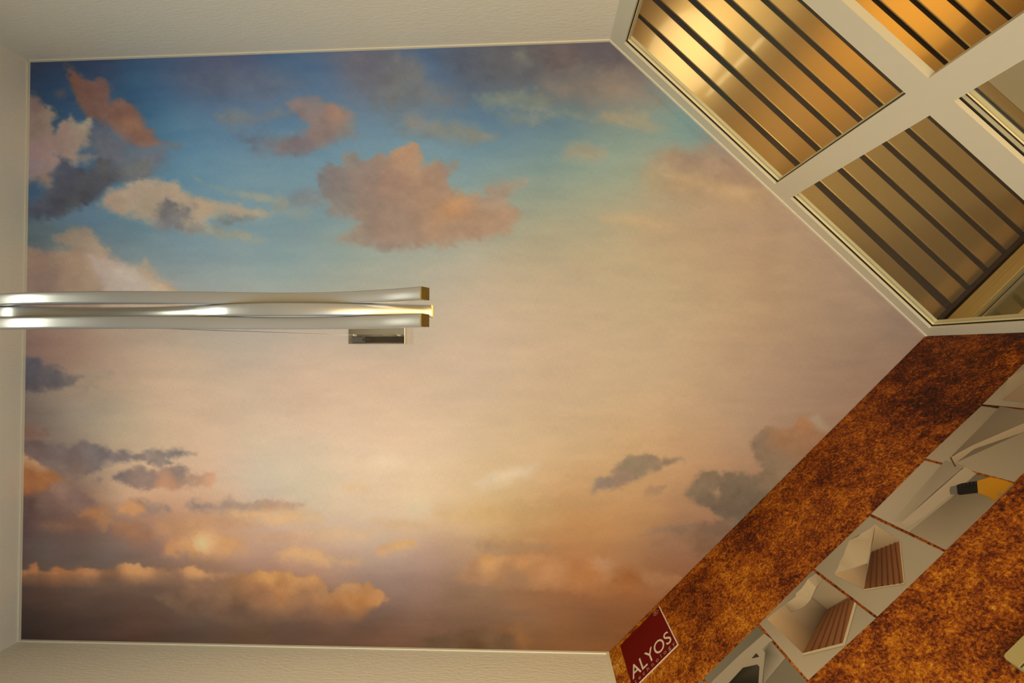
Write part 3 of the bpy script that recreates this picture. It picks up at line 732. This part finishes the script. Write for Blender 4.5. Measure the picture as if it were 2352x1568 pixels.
tile('photo', [([(1873, 1308), (2018, 1418), (2172, 1270), (1999, 1187)], [(140, 128, 102), (158, 142, 112), (152, 138, 110), (150, 138, 112)]),
               (C4(1020, 148, 985, 180, 950, 198, 890, 235, 865, 262, 790, 287, 755, 370, 735, 430, 700, 490, 690, 530, 650, 600, 800, 555, 870, 530, 950, 500, 975, 400, 1000, 300, 1025, 200), [(182, 160, 124), (178, 156, 120), (172, 152, 116)] * 5 + [(168, 148, 112), (160, 140, 108)]),
               (C4(1022, 150, 1245, 300, 985, 402, 978, 380, 1005, 290), [(180, 156, 116), (150, 126, 92), (112, 92, 64), (128, 108, 78), (160, 138, 104)]),
               (C4(650, 602, 800, 556, 955, 500, 925, 740), [(180, 148, 104), (165, 138, 100), (118, 96, 68), (150, 124, 88)]),
               (C4(1245, 302, 1285, 686, 924, 738, 945, 620, 985, 402), [(120, 70, 36), (128, 80, 44), (105, 62, 30), (82, 46, 20), (70, 38, 16)]),
               (C4(1241, 304, 1249, 302, 1292, 688, 1281, 682), (178, 156, 112)),
               (C4(1281, 680, 1292, 688, 925, 748, 922, 736), (178, 156, 112))] +
              [(C4(1000 + i * 40, 395 - i * 16, 1006 + i * 40, 392 - i * 16, 984 + i * 55, 726 - i * 7, 974 + i * 55, 728 - i * 7), (74, 42, 20)) for i in range(6)],
     'photo of a box corner with draped film and wood floor')
tile('photo', [([(1746, 1434), (1859, 1564), (2014, 1422), (1868, 1312)], [(150, 134, 106), (170, 152, 118), (150, 136, 108), (128, 116, 92)]),
               (C4(45, 1000, 120, 935, 205, 870, 260, 940, 330, 922, 440, 830, 455, 800, 592, 918, 480, 1110, 372, 1312), [(186, 152, 104), (176, 146, 104), (160, 136, 100), (150, 126, 92), (140, 118, 88), (135, 114, 86), (118, 100, 74), (62, 48, 30), (78, 58, 36), (130, 96, 60)]),
               (C4(455, 800, 545, 640, 770, 800, 592, 918), [(140, 124, 96), (150, 134, 106), (150, 128, 96), (92, 76, 52)]),
               (C4(415, 640, 490, 718, 440, 830, 390, 885, 330, 920, 260, 940, 205, 868, 260, 835, 310, 797, 305, 772, 360, 725, 385, 690), [(186, 165, 126), (190, 170, 130), (178, 158, 120), (165, 145, 110), (150, 130, 98), (130, 112, 84), (150, 132, 102), (182, 160, 124), (188, 166, 128), (182, 162, 124), (188, 168, 130), (186, 165, 126)]),
               (C4(415, 640, 450, 618, 490, 590, 545, 640, 520, 690, 490, 718), [(172, 152, 118), (165, 146, 114), (160, 142, 112), (162, 142, 110), (150, 132, 100), (168, 148, 114)]),
               (C4(780, 812, 840, 852, 735, 1225, 372, 1318, 592, 918), [(96, 54, 24), (120, 74, 40), (130, 82, 46), (105, 64, 32), (78, 44, 20)]),
               (C4(838, 850, 858, 866, 752, 1243, 733, 1222), (182, 160, 118)),
               (C4(733, 1222, 752, 1243, 372, 1334, 368, 1314), (182, 160, 118))] +
              [(C4(620 + i * 42, 905 - i * 16, 626 + i * 42, 902 - i * 16, 454 + i * 66, 1294 - i * 17, 444 + i * 66, 1297 - i * 17), (80, 46, 22)) for i in range(5)],
     'photo of an open box with peeled film and wood floor')
tile('photo', [([(1619, 1558), (1700, 1690), (1856, 1568), (1742, 1438)], [(120, 112, 90), (112, 104, 82), (118, 108, 84), (104, 97, 76)]),
               (C5(1030, 1150, 1260, 930, 1480, 740, 1560, 800, 1462, 878, 1490, 910, 1462, 1200, 1400, 1420, 900, 1300), [(158, 144, 116)] * 5 + [(150, 136, 110)] * 4),
               (C5(1460, 880, 1540, 810, 1670, 960, 1480, 1190, 1462, 1200, 1490, 910), [(150, 136, 108), (128, 116, 92), (158, 144, 116), (140, 128, 102), (74, 68, 54), (84, 78, 62)]),
               (C5(1290, 1048, 1420, 1020, 1438, 1040, 1428, 1200, 1150, 1200), [(36, 32, 20), (58, 54, 40), (60, 56, 42), (26, 24, 16), (18, 17, 12)]),
               (C5(1410, 918, 1436, 950, 1368, 966), (48, 44, 34))],
     'photo of a grey profile end with dark hollow chambers')
tile('photo', [([(1480, 1690), (1560, 1750), (1698, 1692), (1614, 1562)], (122, 112, 90))], None)

# red logo plate printed near the corner
su0, zu = FP.px(1426, 1483.6); su1, _ = FP.px(1515.4, 1396.2); _, zl = FP.px(1557.5, 1481.8)
bm = bmesh.new(); fbox(bm, FP, su0, su1, -.0042, -.003, zl, zu)
M_red = mat('logo_red', (0.135, 0.0008, 0.0008), .5, vary=.03, vscale=40, spec=.2)
M_ink = mat('logo_ink', (0.72, 0.62, 0.50), .5, vary=.03, vscale=40, spec=.2)
M_ink2 = mat('logo_ink_thin', (0.50, 0.33, 0.24), .5, vary=.03, vscale=40, spec=.2)
logo = new_obj('logo_square', bm, M_red); attach(logo, poster); logo['label'] = 'dark red square logo reading ALYOS technology'
bm = bmesh.new(); wl = .0045
fbox(bm, FP, su1, su1 + wl, -.0042, -.003, zl - wl, zu); fbox(bm, FP, su0, su1, -.0042, -.003, zl - wl, zl)
o = new_obj('logo_border', bm, M_ink); o.parent = logo
logo_children = [o]
LW_, LH_ = su1 - su0, zu - zl

def text_mesh(txt, spacing, bold=0.0):
    cu = bpy.data.curves.new('t', 'FONT'); cu.body = txt; cu.size = 1; cu.space_character = spacing
    cu.offset = bold; cu.resolution_u = 6
    to = bpy.data.objects.new('t', cu); COL.objects.link(to)
    dg = bpy.context.evaluated_depsgraph_get(); dg.update()
    me_ = bpy.data.meshes.new_from_object(to.evaluated_get(dg))
    bpy.data.objects.remove(to); bpy.data.curves.remove(cu)
    return me_
def text_part(name, txt, s0, s1, z0, z1, m_, spacing=1.0, bold=0.0, z_desc=None):
    """text fitted to the box s0..s1, z0..z1 on the poster"""
    me_ = text_mesh(txt, spacing, bold)
    co = np.array([v.co[:] for v in me_.vertices]); mn, mx = co.min(0), co.max(0)
    if z_desc is not None: mn[1], mx[1] = z_desc
    for v in me_.vertices:
        a = (v.co.x - mn[0]) / (mx[0] - mn[0]); b = (v.co.y - mn[1]) / (mx[1] - mn[1])
        v.co = FP.p(s0 + a * (s1 - s0), -.0047, z0 + b * (z1 - z0))
    me_.materials.clear(); me_.materials.append(m_)
    o = bpy.data.objects.new(name, me_); COL.objects.link(o); o.parent = logo
    logo_children.append(o)
    return o
zf = lambda f: zu - f * LH_
text_part('lettering', 'ALYOS', su0 + .05 * LW_, su0 + .955 * LW_, zf(.865), zf(.61), M_ink, 1.02, .004)
text_part('small_lettering', 'technology', su0 + .07 * LW_, su0 + .975 * LW_, zf(.965), zf(.885), M_ink2, 1.75, -.004, (0.0, .72))
text_part('registered_mark', 'R', su0 + .878 * LW_, su0 + .930 * LW_, zf(.098), zf(.038), M_ink2)
bm = bmesh.new()
cs, cz_, rr = su0 + .902 * LW_, zf(.068), .058 * LW_
ring = []
for i in range(24):
    a = 2 * math.pi * i / 24
    ring.append((bm.verts.new(FP.p(cs + rr * math.cos(a), -.0047, cz_ + rr * math.sin(a))),
                 bm.verts.new(FP.p(cs + rr * .86 * math.cos(a), -.0047, cz_ + rr * .86 * math.sin(a)))))
for i in range(24):
    a, b = ring[i], ring[(i + 1) % 24]; bm.faces.new([a[0], b[0], b[1], a[1]])
o = new_obj('registered_ring', bm, M_ink2); o.parent = logo

# cream fitting on the poster wall, lower right
sc_, zc_ = FP.px(2304, 1509, -.018)
fit = empty('wall_fitting', FP.p(sc_ + .08, -.003, zc_ - .05))
tag(fit, 'cream plastic wall fitting with rounded corners and a dark joint on the rust poster', 'wall fitting')
def rounded_plate(s0, s1, z0, z1, r_tl, r_bl, d0, d1):
    bm = bmesh.new(); pts = []
    def arc(cx, cy, r, a0, a1):
        if r <= 0: pts.append((cx, cy)); return
        for i in range(7):
            a = math.radians(a0 + (a1 - a0) * i / 6); pts.append((cx + r * math.cos(a), cy + r * math.sin(a)))
    arc(s0 + r_bl, z0 + r_bl, r_bl, 180, 270); arc(s1 - r_bl, z0 + r_bl, r_bl, 270, 360)
    arc(s1 - r_tl, z1 - r_tl, r_tl, 0, 90); arc(s0 + r_tl, z1 - r_tl, r_tl, 90, 180)
    a = [bm.verts.new(FP.p(s, d0, z)) for s, z in pts]; b = [bm.verts.new(FP.p(s, d1, z)) for s, z in pts]
    bm.faces.new(a); bm.faces.new(b[::-1]); n = len(pts)
    for i in range(n): bm.faces.new([a[i], a[(i + 1) % n], b[(i + 1) % n], b[i]])
    return bm
M_plastic = mat('cream_plastic', (0.40, 0.32, 0.125), .4, vary=.01, vscale=20)
s_l, z_j = sc_, FP.px(2333.5, 1536, -.018)[1]
o = new_obj('cover', rounded_plate(s_l, s_l + .15, z_j, zc_ + .002, .008, .0005, -.018, -.0031), M_plastic); attach(o, fit)
o = new_obj('cover', rounded_plate(s_l + .0005, s_l + .1495, z_j - .06, z_j - .0045, .0005, .008, -.018, -.0031), M_plastic); attach(o, fit)
o = new_obj('joint', rounded_plate(s_l + .003, s_l + .147, z_j - .0045, z_j, 0, 0, -.010, -.0031), M_gasket); attach(o, fit)

# ------------------------------------------------------------------ pendant lamp
M_steel = bpy.data.materials.new('satin_chrome'); M_steel.use_nodes = True
p = M_steel.node_tree.nodes['Principled BSDF']
p.inputs['Base Color'].default_value = (.31, .312, .32, 1); p.inputs['Metallic'].default_value = .5; p.inputs['Roughness'].default_value = .26
M_chrome = bpy.data.materials.new('polished_chrome'); M_chrome.use_nodes = True
p = M_chrome.node_tree.nodes['Principled BSDF']
p.inputs['Base Color'].default_value = (.80, .78, .70, 1); p.inputs['Metallic'].default_value = 1; p.inputs['Roughness'].default_value = .05
M_brass = mat('brass_cap', (.26, .19, .06), .35, metal=.8, vary=.3, vscale=200)
M_wire = mat('steel_wire', (.35, .30, .24), .35, metal=1)

def spline(pts, x):
    for i in range(len(pts) - 1):
        if pts[i][0] <= x <= pts[i + 1][0]: break
    p0 = pts[max(i - 1, 0)]; p1 = pts[i]; p2 = pts[i + 1]; p3 = pts[min(i + 2, len(pts) - 1)]
    h = p2[0] - p1[0]; t = (x - p1[0]) / h
    m1 = (p2[1] - p0[1]) / (p2[0] - p0[0]) * h; m2 = (p3[1] - p1[1]) / (p3[0] - p1[0]) * h
    return ((2*t**3 - 3*t**2 + 1) * p1[1] + (t**3 - 2*t**2 + t) * m1 + (-2*t**3 + 3*t**2) * p2[1] + (t**3 - t**2) * m2)
ZA = [(-1.12, .745), (-1.06, .768), (-1.0, .766), (-.935, .740), (-.86, .721), (-.78, .712), (-.672, .710), (-.56, .722), (-.449, .740), (-.35, .740), (-.25, .714), (-.172, .680)]
ZBp = [(-1.12, .79), (-.97, .76), (-.90, .745), (-.82, .760), (-.75, .771), (-.66, .766), (-.56, .742), (-.50, .723), (-.42, .711), (-.34, .717), (-.25, .737), (-.172, .758)]
pend = empty('pendant_lamp', (-.62, -.067, ZC))
tag(pend, 'chrome pendant lamp of three wavy bars hung from a canopy on the ceiling mural', 'pendant lamp')
def bar(y, zp, w=.0200, h=.020):
    bm = bmesh.new(); xs = np.linspace(-1.12, -.172, 130); rings = []
    for x in xs:
        z = spline(zp, x); dz = (spline(zp, min(x + .004, -.172)) - spline(zp, max(x - .004, -1.12))) / .008
        t = Vector((1, 0, dz)).normalized(); nrm = Vector((-t.z, 0, t.x)); c = Vector((x, y, z))
        r = .0028; hw = w / 2
        prof = [(-hw, r), (-hw + r * .3, r * .3), (-hw + r, 0), (hw - r, 0), (hw - r * .3, r * .3), (hw, r), (hw, h), (-hw, h)]
        rings.append([bm.verts.new(lift(c + Vector((0, a, 0)) + nrm * b)) for a, b in prof])
    for i in range(len(rings) - 1):
        for j in range(8):
            f = bm.faces.new([rings[i][j], rings[i][(j + 1) % 8], rings[i + 1][(j + 1) % 8], rings[i + 1][j]]); f.smooth = True
    bm.faces.new(rings[0]); bm.faces.new(rings[-1][::-1])
    o = new_obj('bar', bm, M_steel); attach(o, pend)
    sm = o.modifiers.new('edges', 'EDGE_SPLIT'); sm.split_angle = math.radians(50)
    for e_, sgn in ((0, -1), (-1, 1)):
        bm = bmesh.new(); x = xs[e_]; z = spline(zp, x); xb = xs[1 if e_ == 0 else -2]
        dz = (z - spline(zp, xb)) / (x - xb); t = Vector((1, 0, dz)).normalized(); nrm = Vector((-t.z, 0, t.x))
        hw = w / 2 - .0002
        pts = []
        for k in (-.001, .0025):
            c = Vector((x, y, z)) + t * (k * sgn)
            pts += [lift(c + Vector((0, -hw, 0)) + nrm * .0002), lift(c + Vector((0, hw, 0)) + nrm * .0002),
                    lift(c + Vector((0, hw, 0)) + nrm * (h - .0002)), lift(c + Vector((0, -hw, 0)) + nrm * (h - .0002))]
        add_hex(bm, pts)
        c_ = new_obj('end_cap', bm, M_brass); c_.parent = o
    return o
bar(-.0874, ZA); bar(-.0668, ZBp); bar(-.0462, ZA)
# canopy
bm = bmesh.new()
x0, x1 = on_z(800, 770, 1.772).x, on_z(930, 770, 1.772).x
y1 = on_z(865, 790, 1.772).y; y0 = y1 - .080
add_hex(bm, [Vector(v) for v in ((x0, y0, CZ + 1.772), (x1, y0, CZ + 1.772), (x1, y1, CZ + 1.772), (x0, y1, CZ + 1.772),
                                 (x0, y0, ZC), (x1, y0, ZC), (x1, y1, ZC), (x0, y1, ZC))])
o = new_obj('canopy', bm, M_chrome); attach(o, pend); bevel_obj(o, .0015)
def plate(name, xa, xb, ya, yb, z0, z1, m_):
    bm = bmesh.new(); q0, q1 = on_z(xa, ya, z0), on_z(xb, yb, z0)
    add_hex(bm, [Vector(v) for v in ((q0.x, q0.y, CZ + z0), (q1.x, q0.y, CZ + z0), (q1.x, q1.y, CZ + z0), (q0.x, q1.y, CZ + z0),
                                     (q0.x, q0.y, CZ + z1), (q1.x, q0.y, CZ + z1), (q1.x, q1.y, CZ + z1), (q0.x, q1.y, CZ + z1))])
    o = new_obj(name, bm, m_); attach(o, pend); return o
M_dchrome = mat('dark_chrome', (.20, .17, .14), .15, metal=1)
bevel_obj(plate('bracket', 838, 929, 772.5, 787.0, 1.7690, 1.7716, M_dchrome), .0008)
plate('catch', 832, 850, 777.5, 782.0, 1.7655, 1.7689, M_gasket)
for px in (812.5, 914):
    q = on_z(px, 769, 1.765)
    bm = bmesh.new(); bmesh.ops.create_uvsphere(bm, u_segments=16, v_segments=10, radius=.0052, matrix=Matrix.Translation(lift(q)))
    bmesh.ops.create_cone(bm, cap_ends=True, segments=14, radius1=.003, radius2=.003, depth=.010, matrix=Matrix.Translation(lift(q) + Vector((0, 0, .004))))
    o = new_obj('cable_nut', bm, M_chrome, smooth=True); attach(o, pend)
def tube(name, a, b, r, m_, parent, seg=8):
    bm = bmesh.new(); a = Vector(a); b = Vector(b); d = b - a
    bmesh.ops.create_cone(bm, cap_ends=True, segments=seg, radius1=r, radius2=r, depth=d.length,
                          matrix=Matrix.Translation((a + b) / 2) @ d.to_track_quat('Z', 'Y').to_matrix().to_4x4())
    o = new_obj(name, bm, m_, smooth=True); attach(o, parent); return o
q1, q2 = lift(on_z(812.5, 769, 1.763)), lift(on_z(914, 769, 1.763))
tube('cable', q1, (-.88, -.0464, CZ + .775), .0007, M_wire, pend)
tube('cable', q2, (-.36, -.0464, CZ + .766), .0007, M_wire, pend)
